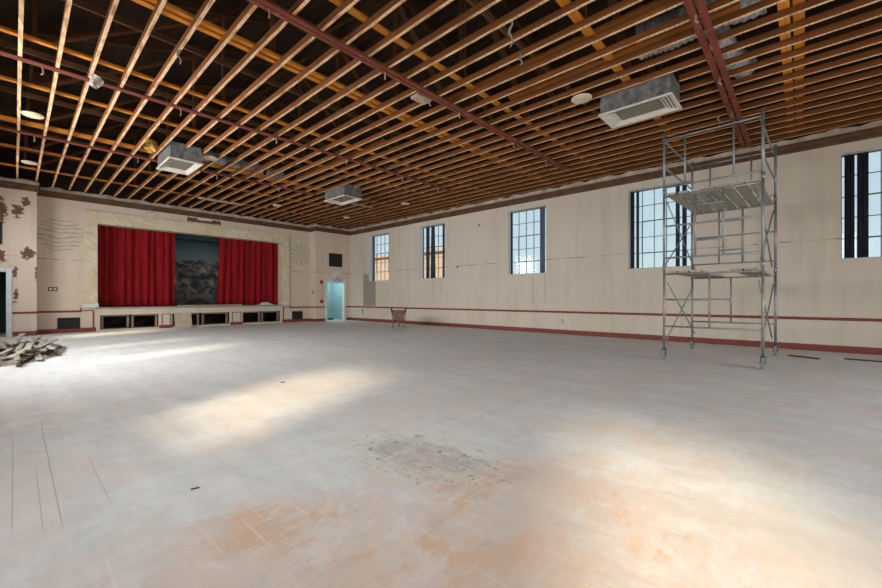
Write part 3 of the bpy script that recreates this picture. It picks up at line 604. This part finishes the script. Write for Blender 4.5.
# things lying on the stage edge
for i, (x0, x1, y, dz, lb) in enumerate(((4.5, 6.3, 18.80, 0, 'long pale board lying on the stage edge before the backdrop'), (5.6, 7.1, 19.0, 0, 'pale board lying on the stage edge before the right curtain'))):
    tag(MB().bar((x0, y, .886), (x1, y + .05, .886), .12, .05).build('loose_board', 'paleboard', None, (x0, y, .86), bevel=.004), lb, 'board')
mb = MB().grid(lambda i, j: Vector((7.75 + .8 * i, 18.75 + .26 * j, 0.875 + 0.15 * math.sin(i * math.pi) * math.sin(j * math.pi) * (0.6 + 0.8 * abs(mnoise.noise(Vector((i * 6, j * 3, 1))))))), 16, 8)
tag(mb.build('dust_sheet', 'white', None, (8.1, 18.85, .86), solid=.006), 'crumpled white sheet on the stage edge below the right curtain', 'sheet')

# ------------------------------------------------------------------ ceiling timbers
JB, JH, JW = 4.932, 0.10, 0.046
CUT = {}
JX = [(-1 + i, 0.06 + 0.405 * (i - 1)) for i in range(0, 32)]
BOX_A, BOX_B, BOX_C = (7.39, 8.125, 1.58, 2.80), (2.525, 3.265, 11.26, 12.53), (7.39, 8.125, 11.16, 12.42)
def joist(x, y0, y1, lb, name='ceiling_joist'):
    dx = rnd.uniform(-.006, .006); dz = rnd.uniform(-.004, .004); w = JW / 2; mb = MB(); n = max(2, int((y1 - y0) / 2.2)); rows = []
    for i in range(n + 1):
        yy = y0 + (y1 - y0) * i / n; b = rnd.uniform(-.005, .005) if 0 < i < n else 0
        rows.append([mb.bm.verts.new((x + dx + b + sx * w, yy, z)) for sx, z in ((-1, JB + .004 + dz), (1, JB + .004 + dz), (1, JB + JH), (-1, JB + JH))])
    for a, c in zip(rows, rows[1:]):
        for q in range(4): mb.bm.faces.new([a[q], a[(q + 1) % 4], c[(q + 1) % 4], c[q]]).material_index = 1 if q == 0 else 0
    mb.bm.faces.new(rows[0][::-1]); mb.bm.faces.new(rows[-1])
    o = mb.build(name, ['joist', 'lathface'], None, (x, y0, JB)); return tag(o, lb, 'joist', 'exposed ceiling joists')
nj = len(JX)
for k, (i, x) in enumerate(JX):
    if x > XR - .1: continue
    y1 = YS - .06 if 0.50 < x < 10.30 else YF - .06
    fromright = sum(1 for q in JX if x <= q[1] <= XR - .1)
    lb = ('brown joist, %s out from the window wall' % ORD[fromright]) if fromright <= 16 else ('pale edged joist, %s in from the left edge' % ORD[k + 1])
    cut = next((b for b in (BOX_A, BOX_B, BOX_C) if b[0] < x < b[1]), None)
    cuts = [b for b in (BOX_A, BOX_B, BOX_C) if b[0] - .02 < x < b[1] + .02]
    if not cuts: joist(x, YB + .1, y1, lb)
    else:
        e = YB + .1; segs = []
        for b in sorted(cuts, key=lambda b: b[2]): segs.append((e, b[2] - .03)); e = b[3] + .03
        segs.append((e, y1))
        nm = {2: ['near length stopping at the air diffuser', 'far length beyond the air diffuser'], 3: ['near length stopping at the large diffuser', 'middle length between two diffusers', 'far length beyond the diffuser']}[len(segs)]
        for s_, t_ in zip(segs, nm): joist(x, s_[0], s_[1], lb + ', ' + t_)
# roof trusses
TR = [(0.1, 'nearest the camera at the right'), (2.28, 'second, over the scaffold-side diffuser'), (4.45, 'third from the camera'), (6.25, 'fourth from the camera'), (8.44, 'fifth from the camera'), (10.3, 'sixth from the camera'), (12.6, 'seventh, above the stage-side diffusers'), (14.75, 'eighth, second from the stage'), (16.9, 'nearest the stage')]
CH0 = JB + JH + .006
for k, (y, wh) in enumerate(TR):
    r = thing('roof_truss', 'timber roof truss with orange bottom chord, ' + wh, 'truss', (XM, y, CH0), 'roof trusses'); dbl = k in (0, 3, 6)
    for s_ in ((-.075, .075) if dbl else (0,)):
        MB().bar((XL + .03, y + s_, CH0 + .024), (XR - .03, y + s_, CH0 + .024), .12 if k < 2 else .09, .045).build('bottom_chord', 'chord', r, bevel=.004)
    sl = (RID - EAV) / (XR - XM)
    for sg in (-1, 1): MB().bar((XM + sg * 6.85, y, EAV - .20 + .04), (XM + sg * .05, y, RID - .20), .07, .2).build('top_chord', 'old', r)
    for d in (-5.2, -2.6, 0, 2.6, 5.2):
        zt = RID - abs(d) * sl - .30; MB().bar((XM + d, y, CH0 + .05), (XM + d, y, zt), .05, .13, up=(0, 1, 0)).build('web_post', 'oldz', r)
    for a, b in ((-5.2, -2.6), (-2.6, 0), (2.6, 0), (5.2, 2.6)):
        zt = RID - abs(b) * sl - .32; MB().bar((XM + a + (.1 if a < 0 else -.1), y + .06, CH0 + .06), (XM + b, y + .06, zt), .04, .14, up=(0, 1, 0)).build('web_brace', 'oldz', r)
# lighter runners between the trusses
RUN = [3.35, 5.45, 7.4, 9.45, 11.5, 14.1, 15.8]
for k, y in enumerate(RUN):
    o = MB().bar((XL + .05, y, 5.30), (XR - .05, y, 5.30), .04, .09).build('attic_runner', 'runner', None, (XM, y, 5.3)); tag(o, 'thin dark runner in the attic, %s from the camera' % ORD[k + 1], 'timber', 'attic runners')
# loose orange boards running lengthwise on top of the bottom chords
for x, y0, y1, lb in ((5.78, 1.2, 5.1, 'orange lengthwise board in the attic left of the large diffuser'), (6.56, .6, 4.2, 'orange lengthwise board in the attic beside the large diffuser'), (6.2, 7.6, 12.0, 'orange lengthwise board in the attic before the far diffuser'), (5.0, 10.8, 15.2, 'orange lengthwise board in the attic above the stage end')):
    o = MB().bar((x, y0, 5.40), (x, y1, 5.40), .12, .04).build('attic_board', 'longboard', None, (x, y0, 5.3)); o.location.z -= (5.40 - .02 - (CH0 + .05)) - .002; tag(o, lb, 'board')
# maroon double battens under the joists
BT = [(0.99, 12.15, 'maroon double batten running to the window wall above the scaffold'), (5.0, 10.75, 'maroon double batten crossing the middle of the ceiling'), (8.94, 10.3, 'maroon double batten crossing at upper left'), (12.9, 7.35, 'maroon double batten nearest the stage')]
for y, xe, lb in BT:
    bh, bo = (.042, .055) if y < 2 else (.034, .044) if y < 6 else (.027, .034)
    r = thing('ceiling_batten', lb, 'batten', (XL + 5, y, JB))
    for s_ in (-1, 1): MB().box(XL + .2, xe, y + s_ * bo - bh, y + s_ * bo + bh, JB - bh, JB - .001).build('board', 'maroon', r, bevel=.005)
    k = 0
    for xx in (0.3, 2.2, 4.1, 6.0, 8.0, 9.6):
        if xx < xe - .1: MB().path([(xx, y + .02, JB - bh), (xx + .015, y + .03, JB - .12), (xx - .01, y, JB - .16)], .011, 6).build('hook', 'lip', r)
o = MB().bar((8.2, 12.95, JB - .03), (9.9, 12.95, JB - .03), .07, .04).rough(.012, 6).build('pale_lath', 'paleboard', None, (8.2, 12.95, JB - .05)); tag(o, 'broken pale strip under the joists right of the far diffuser', 'strip')
o = MB().bar((4.59, 16.45, JB - .022), (6.16, 16.45, JB - .022), .13, .04).build('pale_lath', 'paleboard', None, (4.59, 16.45, JB - .05)); tag(o, 'long pale strip under the joists near the stage', 'strip')
# patched block on the middle batten
r = thing('batten_block', 'pale broken timber block hanging at the middle of the central batten', 'block', (5.3, 5.2, JB - .05))
MB().box(4.95, 5.30, 5.12, 5.32, JB - .045, JB - .002).rough(.012, 5).build('block', 'paleboard', r, bevel=.006)
MB().path([(5.1, 5.14, JB - .04), (5.14, 5.15, JB - .1), (5.22, 5.12, JB - .07), (5.3, 5.14, JB - .12)], .014, 6).build('scrap', 'lip', r)

# ------------------------------------------------------------------ air diffusers
def diffuser(b, lb):
    x0, x1, y0, y1 = b; zb = 4.60; r = thing('air_diffuser', lb, 'diffuser', ((x0 + x1) / 2, (y0 + y1) / 2, zb)); t = .01; i = .03
    mb = MB().box(x0 + i, x1 - i, y0 + i, y0 + i + t, zb + .03, CH0 - .01).box(x0 + i, x1 - i, y1 - i - t, y1 - i, zb + .03, CH0 - .01).box(x0 + i, x0 + i + t, y0 + i + t, y1 - i - t, zb + .03, CH0 - .01).box(x1 - i - t, x1 - i, y0 + i + t, y1 - i - t, zb + .03, CH0 - .01).box(x0 + i + t, x1 - i - t, y0 + i + t, y1 - i - t, CH0 - .03, CH0 - .012)
    mb.build('duct_box', 'galv', r)
    f = .035; x0 -= .0; mb = MB()
    mb.box(x0, x1, y0, y0 + f, zb, zb + .03).box(x0, x1, y1 - f, y1, zb, zb + .03).box(x0, x0 + f, y0 + f, y1 - f, zb, zb + .03).box(x1 - f, x1, y0 + f, y1 - f, zb, zb + .03); mb.build('frame', 'ivory', r, bevel=.004)
    cx0, cx1, cy0, cy1 = x0 + .22, x1 - .12, y0 + .26, y1 - .24
    MB().box(cx0, cx1, cy0, cy1, zb + .055, zb + .065).build('face_panel', 'louvre', r)
    # flared vanes from the frame up to the panel on four sides
    a = (x0 + f, x1 - f, y0 + f, y1 - f)
    for q, n in ((0, 4), (1, 3), (2, 4), (3, 4)):
        mb = MB()
        for k in range(n):
            tt = k / n; lo = lambda u, v: u + (v - u) * tt; X0, X1, Y0, Y1 = lo(a[0], cx0), lo(a[1], cx1), lo(a[2], cy0), lo(a[3], cy1); z = zb + .008 + .012 * k; h = .02
            p = {0: ((X0, Y0), (X0, Y1)), 1: ((X1, Y0), (X1, Y1)), 2: ((X0, Y0), (X1, Y0)), 3: ((X0, Y1), (X1, Y1))}[q]; dx = {0: (.035, 0), 1: (-.035, 0), 2: (0, .045), 3: (0, -.045)}[q]
            v = [mb.bm.verts.new(c) for c in ((p[0][0], p[0][1], z), (p[1][0], p[1][1], z), (p[1][0] + dx[0], p[1][1] + dx[1], z + h), (p[0][0] + dx[0], p[0][1] + dx[1], z + h))]; mb.bm.faces.new(v)
        mb.build('vanes', 'ivory' if q != 0 else 'ivory', r, solid=.003)
diffuser(BOX_A, 'large white framed air diffuser with metal box above the scaffold side'); diffuser(BOX_B, 'white framed air diffuser nearest the left curtain'); diffuser(BOX_C, 'white framed air diffuser before the turquoise doorway corner')
# ducts
def duct(pts, rad, lb, seed):
    n = len(pts) * 14; P = [Vector(p) for p in pts]; out = []; rr = []
    for i in range(n + 1):
        u = i / n * (len(P) - 1); a = min(int(u), len(P) - 2); q = P[a].lerp(P[a + 1], u - a); out.append(q + Vector(mnoise.noise_vector(q * 2 + Vector((seed, 0, 0)))) * .03); rr.append(rad * (1 + .05 * math.sin(i * 2.1) + .09 * mnoise.noise(q * 4)))
    tag(MB().path(out, rr, 18).build('flexible_duct', 'foil', None, pts[0]), lb, 'duct')
duct([(6.95, .36, 5.42), (6.92, 1.0, 5.42), (7.0, 1.55, 5.42), (6.98, 1.98, 5.43)], .27, 'silver insulated duct above the joists left of the large diffuser', 1)
duct([(7.5, 1.0, 5.38), (8.3, .95, 5.38), (9.0, .75, 5.38)], .18, 'silver insulated duct above the joists right of the large diffuser', 5)
duct([(3.5, 13.1, 5.40), (4.6, 13.25, 5.40), (6.3, 13.3, 5.42)], .22, 'grey duct above the joists right of the left diffuser', 8)
duct([(6.2, 3.0, 5.56), (6.5, 3.5, 5.55), (6.45, 3.95, 5.55)], .15, 'short grey duct above the joists behind the large diffuser', 12) if False else None
# round speakers
for x, y, rd, lb in ((7.16, 3.02, .185, 'round cream ceiling speaker beside the large diffuser'), (0.25, 11.5, .17, 'round cream ceiling speaker at upper left'), (3.52, 11.57, .17, 'round cream ceiling speaker right of the left diffuser'), (7.14, 15.5, .17, 'round cream ceiling speaker near the stage right curtain'), (10.4, 15.47, .17, 'round cream ceiling speaker nearest the doorway corner'), (10.42, 11.5, .17, 'round cream ceiling speaker near the second window'), (0.28, 15.6, .17, 'round cream ceiling speaker above the left of the stage')):
    r = thing('ceiling_speaker', lb, 'speaker', (x, y, 4.90)); MB().lathe((x, y, 4.931), [(rd * .97, 0), (rd, -.012), (rd * .93, -.028), (rd * .85, -.03)], (0, 0, 1), 32).build('rim', 'cream', r); MB().lathe((x, y, 4.901), [(rd * .85, 0), (rd * .6, -.012), (.01, -.016)], (0, 0, 1), 32).build('grille', 'cream', r)
# odds and ends up there
mb = MB(); bmesh.ops.create_icosphere(mb.bm, subdivisions=3, radius=.16); mb.bm.transform(Matrix.Translation((2.35, 12.1, 5.04))); tag(mb.rough(.09, 6, 2).build('insulation_clump', 'yellow', None, (2.35, 12.1, 5.04)), 'yellow clump of insulation left of the left diffuser', 'insulation')
mb = MB(); bmesh.ops.create_icosphere(mb.bm, subdivisions=3, radius=.10); mb.bm.transform(Matrix.Diagonal((.8, 1.3, 1, 1))); mb.bm.transform(Matrix.Translation((.93, 8.76, 4.86))); tag(mb.rough(.07, 9, 4).build('plaster_clump', 'plasterclump', None, (.93, 8.76, 4.86)), 'grey clump of plaster stuck at the upper left batten', 'plaster')
for (x, y), L, lb in (((4.552, 2.9), .42, 'frayed grey cable hanging below the middle of the ceiling'), ((5.3, 3.2), .22, 'short pale wire hanging right of the frayed cable'), ((9.817, 1.25), .25, 'frayed pale wire hanging beside the maroon batten over the scaffold'), ((1.68, 6.9), .3, 'short cable hanging at the upper left joists')):
    pts = [(x + .02 * math.sin(i * 1.3), y + .02 * math.cos(i * 1.7), JB + .095 - L * i / 7) for i in range(8)]; tag(MB().path(pts, [.016, .02, .012, .02, .018, .01, .012, .006], 7).build('hanging_cable', 'cable', None, pts[0]), lb, 'cable')
for j in (1.0, 1.45): pass
# ------------------------------------------------------------------ scaffold tower
SX0, SX1, SY0, SY1 = 8.60, 10.84, .44, 1.945
sc_ = thing('scaffold_tower', 'tall grey wheeled scaffold tower by the window wall', 'scaffold', ((SX0 + SX1) / 2, (SY0 + SY1) / 2, 0))
TR_ = .023
for X in (SX0, SX1):
    mt = 'wornsteel' if X == SX0 else 'steel'; s = 1 if X == SX0 else -1
    def frame(z0, z1, bars, inner, part):
        mb = MB()
        for Y in (SY0, SY1): mb.tube((X, Y, z0), (X, Y, z1), TR_, 12)
        for (ya, yb, z) in bars: mb.tube((X, ya, z), (X, yb, z), .017, 8)
        for (Y, za, zb) in inner: mb.tube((X, Y, za), (X, Y, zb), .017, 8)
        return mb.build(part, mt if z0 < 1.5 else 'steel', sc_)
    m1 = 1.20; frame(.27, 1.78, [(SY0, SY1, .65), (SY0, SY1, 1.66), (SY1, m1, 1.17)], [(m1, .65, 1.66)], 'end_frame')
    frame(1.79, 3.27, [(SY0, SY1, 1.98), (SY0, SY1, 2.60), (SY0, SY1, 3.17), (1.42, .99, 2.93), (1.42, .99, 2.28)], [(1.42, 1.98, 3.17), (.99, 1.98, 3.17)], 'end_frame')
    frame(3.28, 4.42, [(SY0, SY1, 4.29), (SY0, SY1, 3.36)], [(1.59, 3.36, 4.29), (.84, 3.36, 4.29)], 'guard_frame')
    for Y in (SY0, SY1):
        c = MB(); c.tube((X, Y, .2), (X, Y, .30), .016, 8); c.box(X - .045, X + .045, Y - .04, Y + .04, .195, .21)
        c.bar((X - .03, Y - .034, .085), (X, Y - .034, .195), .007, .04, up=(1, 0, 0)).bar((X - .03, Y + .034, .085), (X, Y + .034, .195), .007, .04, up=(1, 0, 0)); c = c.build('caster', 'castermetal', sc_)
        MB().lathe((X - .03, Y - .024, .1), [(.085, 0), (.1, .008), (.1, .04), (.085, .048)], (0, 1, 0), 24).build('wheel', 'rubber', c)
        MB().tube((X - .03, Y - .045, .1), (X - .03, Y + .045, .1), .014, 8).build('axle', 'castermetal', c)
        for z in (1.785, 3.275): MB().tube((X, Y, z - .05), (X, Y, z + .05), .029, 10).build('coupling', 'steel', sc_)
for Y, e in ((SY0, .03), (SY1, -.03)):
    for za, zb in ((.36, 1.5), (1.86, 3.05)):
        MB().tube((SX0, Y + e, za), (SX1, Y + e, zb), .012, 8).build('cross_brace', 'steel', sc_); MB().tube((SX0, Y + e * 1.9, zb), (SX1, Y + e * 1.9, za), .012, 8).build('cross_brace', 'steel', sc_)
    for z in (4.24, 3.73): MB().tube((SX0, Y + e, z), (SX1, Y + e, z), .015, 8).build('guard_rail', 'steel', sc_)
def plank(Yc, z, w, lb, x0=SX0 - .06, x1=SX1 + .06):
    mb = MB().box(x0, x1, Yc - w / 2, Yc + w / 2, z, z + .04); o = mb.build('scaffold_plank', 'plank', None, (x0, Yc, z), bevel=.004); tag(o, lb, 'plank', 'scaffold deck planks')
for i in range(7):
    Yc = SY1 - .125 - i * .21
    plank(Yc, 3.188, .165, 'grey plank of the upper scaffold deck, %s' % ('left end' if i == 0 else 'right end' if i == 6 else ORD[i + 1] + ' from the left'))
for i, Yc in enumerate((1.80, 1.61, 1.42)): plank(Yc, 1.678, .165, 'grey plank of the lower scaffold deck at left, %s' % ('outermost', 'middle', 'innermost')[i])
for i, Yc in enumerate((.60, .80)): plank(Yc, 1.678, .165, 'grey plank of the lower scaffold deck at right, %s' % ('outer', 'inner')[i])

# the tower stands very slightly askew to the wall
ctr = Vector(sc_.location); sc_.rotation_euler.z = -0.035; rz = Matrix.Rotation(-0.035, 3, 'Z')
for o in bpy.data.objects:
    if o.name.startswith('scaffold_plank'): o.location = ctr + rz @ (o.location - ctr); o.rotation_euler.z = -0.035
# ------------------------------------------------------------------ wheelbarrow near the far wall
wx, wy = 10.30, 11.75; dv = Vector((wx, wy, 0)).normalized(); sv = Vector((dv.y, -dv.x, 0)); UP = Vector((0, 0, 1))
def wp(f, s, z): return Vector((wx, wy, 0)) + dv * f + sv * s + UP * z
wb = thing('wheelbarrow', 'rusty brown wheelbarrow standing before the window wall', 'wheelbarrow', (wx, wy, 0))
mb = MB(); top = [(-.36, -.25, .66), (.50, -.27, .70), (.50, .27, .70), (-.36, .25, .66)]; bot = [(-.16, -.18, .34), (.26, -.16, .34), (.26, .16, .34), (-.16, .18, .34)]
tv = [mb.bm.verts.new(wp(*q)) for q in top]; bv = [mb.bm.verts.new(wp(*q)) for q in bot]; mb.bm.faces.new(bv)
for i in range(4): mb.bm.faces.new([tv[i], tv[(i + 1) % 4], bv[(i + 1) % 4], bv[i]])
tub = mb.build('tub', 'rust', wb, solid=.006); MB().path([wp(*q) for q in top + top[:1]], .014, 6).build('rolled_rim', 'rust', tub)
for sg in (-1, 1):
    h = MB().path([wp(.62, sg * .07, .22), wp(.2, sg * .17, .33), wp(-.2, sg * .24, .335), wp(-.55, sg * .25, .60), wp(-.72, sg * .27, .80)], .019, 8).build('handle', 'rust', wb)
    MB().path([wp(-.60, sg * .255, .66), wp(-.74, sg * .275, .83)], .025, 8).build('grip', 'darkmetal', h)
    MB().path([wp(-.10, sg * .21, .33), wp(-.16, sg * .23, .02), wp(-.28, sg * .23, .013), wp(-.05, sg * .21, .32)], .026, 6).build('leg', 'rust', wb)
whl = MB().lathe(wp(.62, 0, .19) - sv * .045, [(.10, 0), (.17, .005), (.19, .03), (.19, .06), (.17, .085), (.10, .09)], sv, 22).build('wheel', 'rust', wb)
MB().tube(wp(.62, -.09, .19), wp(.62, .09, .19), .014, 8).build('axle', 'rust', whl)
# ------------------------------------------------------------------ rubble heap with laths by the left doorway
def hh(x, y):
    u = ((x + .25) / 1.12) ** 2 + ((y - 13.1) / 2.9) ** 2
    return max(0.0, min(1, (1 - u) * 2)) * (.017 + .012 * mnoise.noise(Vector((x * 5, y * 5, 0))))
mb = MB().grid(lambda i, j: Vector((-1.4 + 2.4 * i, 10.1 + 6 * j, hh(-1.4 + 2.4 * i, 10.1 + 6 * j) - .0005)), 48, 110)
bmesh.ops.delete(mb.bm, geom=[v for v in mb.bm.verts if v.co.z < 0], context='VERTS')
ru = mb.build('rubble_heap', 'rubble', None, (-.2, 13.1, 0)); tag(ru, 'thin bed of dark plaster rubble on the floor by the left doorway', 'rubble', kind='stuff')
r3 = random.Random(21); PL = []
def corners(x, y, a, L, w):
    d = Vector((math.cos(a), math.sin(a))); n = Vector((-d.y, d.x)); c = Vector((x, y)); return [c + d * (i * L / 2) + n * (j * w / 2) for i, j in ((1, 1), (1, -1), (-1, -1), (-1, 1))], d, n
def hit(A, B):
    for (c1, d, n) in (A, B):
        for ax in (d, n):
            p = [q.dot(ax) for q in A[0]]; r_ = [q.dot(ax) for q in B[0]]
            if max(p) < min(r_) - .004 or max(r_) < min(p) - .004: return False
    return True
for k in range(46):
    for _ in range(80):
        x, y = r3.uniform(-.8, .62), r3.uniform(10.8, 15.2)
        if ((x + .2) / 1.0) ** 2 + ((y - 13.0) / 2.8) ** 2 < 1: break
    L, w, a = r3.uniform(1.1, 2.4), r3.uniform(.06, .10), r3.gauss(1.57, .13)
    if r3.random() < .2: L, a = r3.uniform(.3, .7), r3.uniform(0, 3.14)
    A = corners(x, y, a, L, w); z = .030
    for B, zt in PL:
        if hit(A, B): z = max(z, zt + .002)
    if z > .26: continue
    PL.append((A, z + .022)); mb = MB(); mb.bar(Vector((-L / 2, 0, .011)), Vector((L / 2, 0, .011)), w, .022)
    o = mb.build('broken_lath', 'lath'); o.location = (x, y, z); o.rotation_euler = (0, 0, a)
    tag(o, 'broken grey lath board lying in the rubble heap by the left doorway', 'board', 'broken laths in the rubble heap')
# loose strips on the floor
for p, q, lb in (((10.88, .20, .012), (10.66, -.25, .012), 'short wooden strip on the floor at the right rear wheel of the scaffold'), ((11.0, -.62, .012), (10.95, -1.25, .012), 'dark wooden strip on the floor at the right edge before the red baseboard')):
    o = MB().bar(p, q, .06, .022).build('floor_strip', 'old', None, (p[0], p[1], 0)); tag(o, lb, 'strip')
o = MB().bar((.745, 2.81, .004), (.79, 2.80, .004), .007, .006).build('wood_splinter', 'old', None, (.77, 2.8, 0)); tag(o, 'small dark splinter on the bare floor near the camera', 'splinter')
o = MB().box(2.55, 2.61, 5.41, 5.43, 0, .008).rough(.004, 9).build('debris_scrap', 'old', None, (2.58, 5.42, 0)); tag(o, 'small dark scrap lying in the middle sunlit patch of the floor', 'scrap')
# outside
o = MB().box(-60, 90, -60, 90, -0.5, -0.16).build('ground', 'earth'); o['kind'] = 'structure'
r = thing('neighbour_building', 'orange rendered building seen through the windows near the corner', 'building', (31, 31, -.16))
MB().box(26, 36, 23.4, 44, -.16, 5.4).build('wall', 'peach', r); MB().box(25.7, 36.3, 23.1, 44.3, 5.4, 5.65).build('roof', 'lip', r)
for o in bpy.data.objects:
    if '_o' in o: del o['_o']
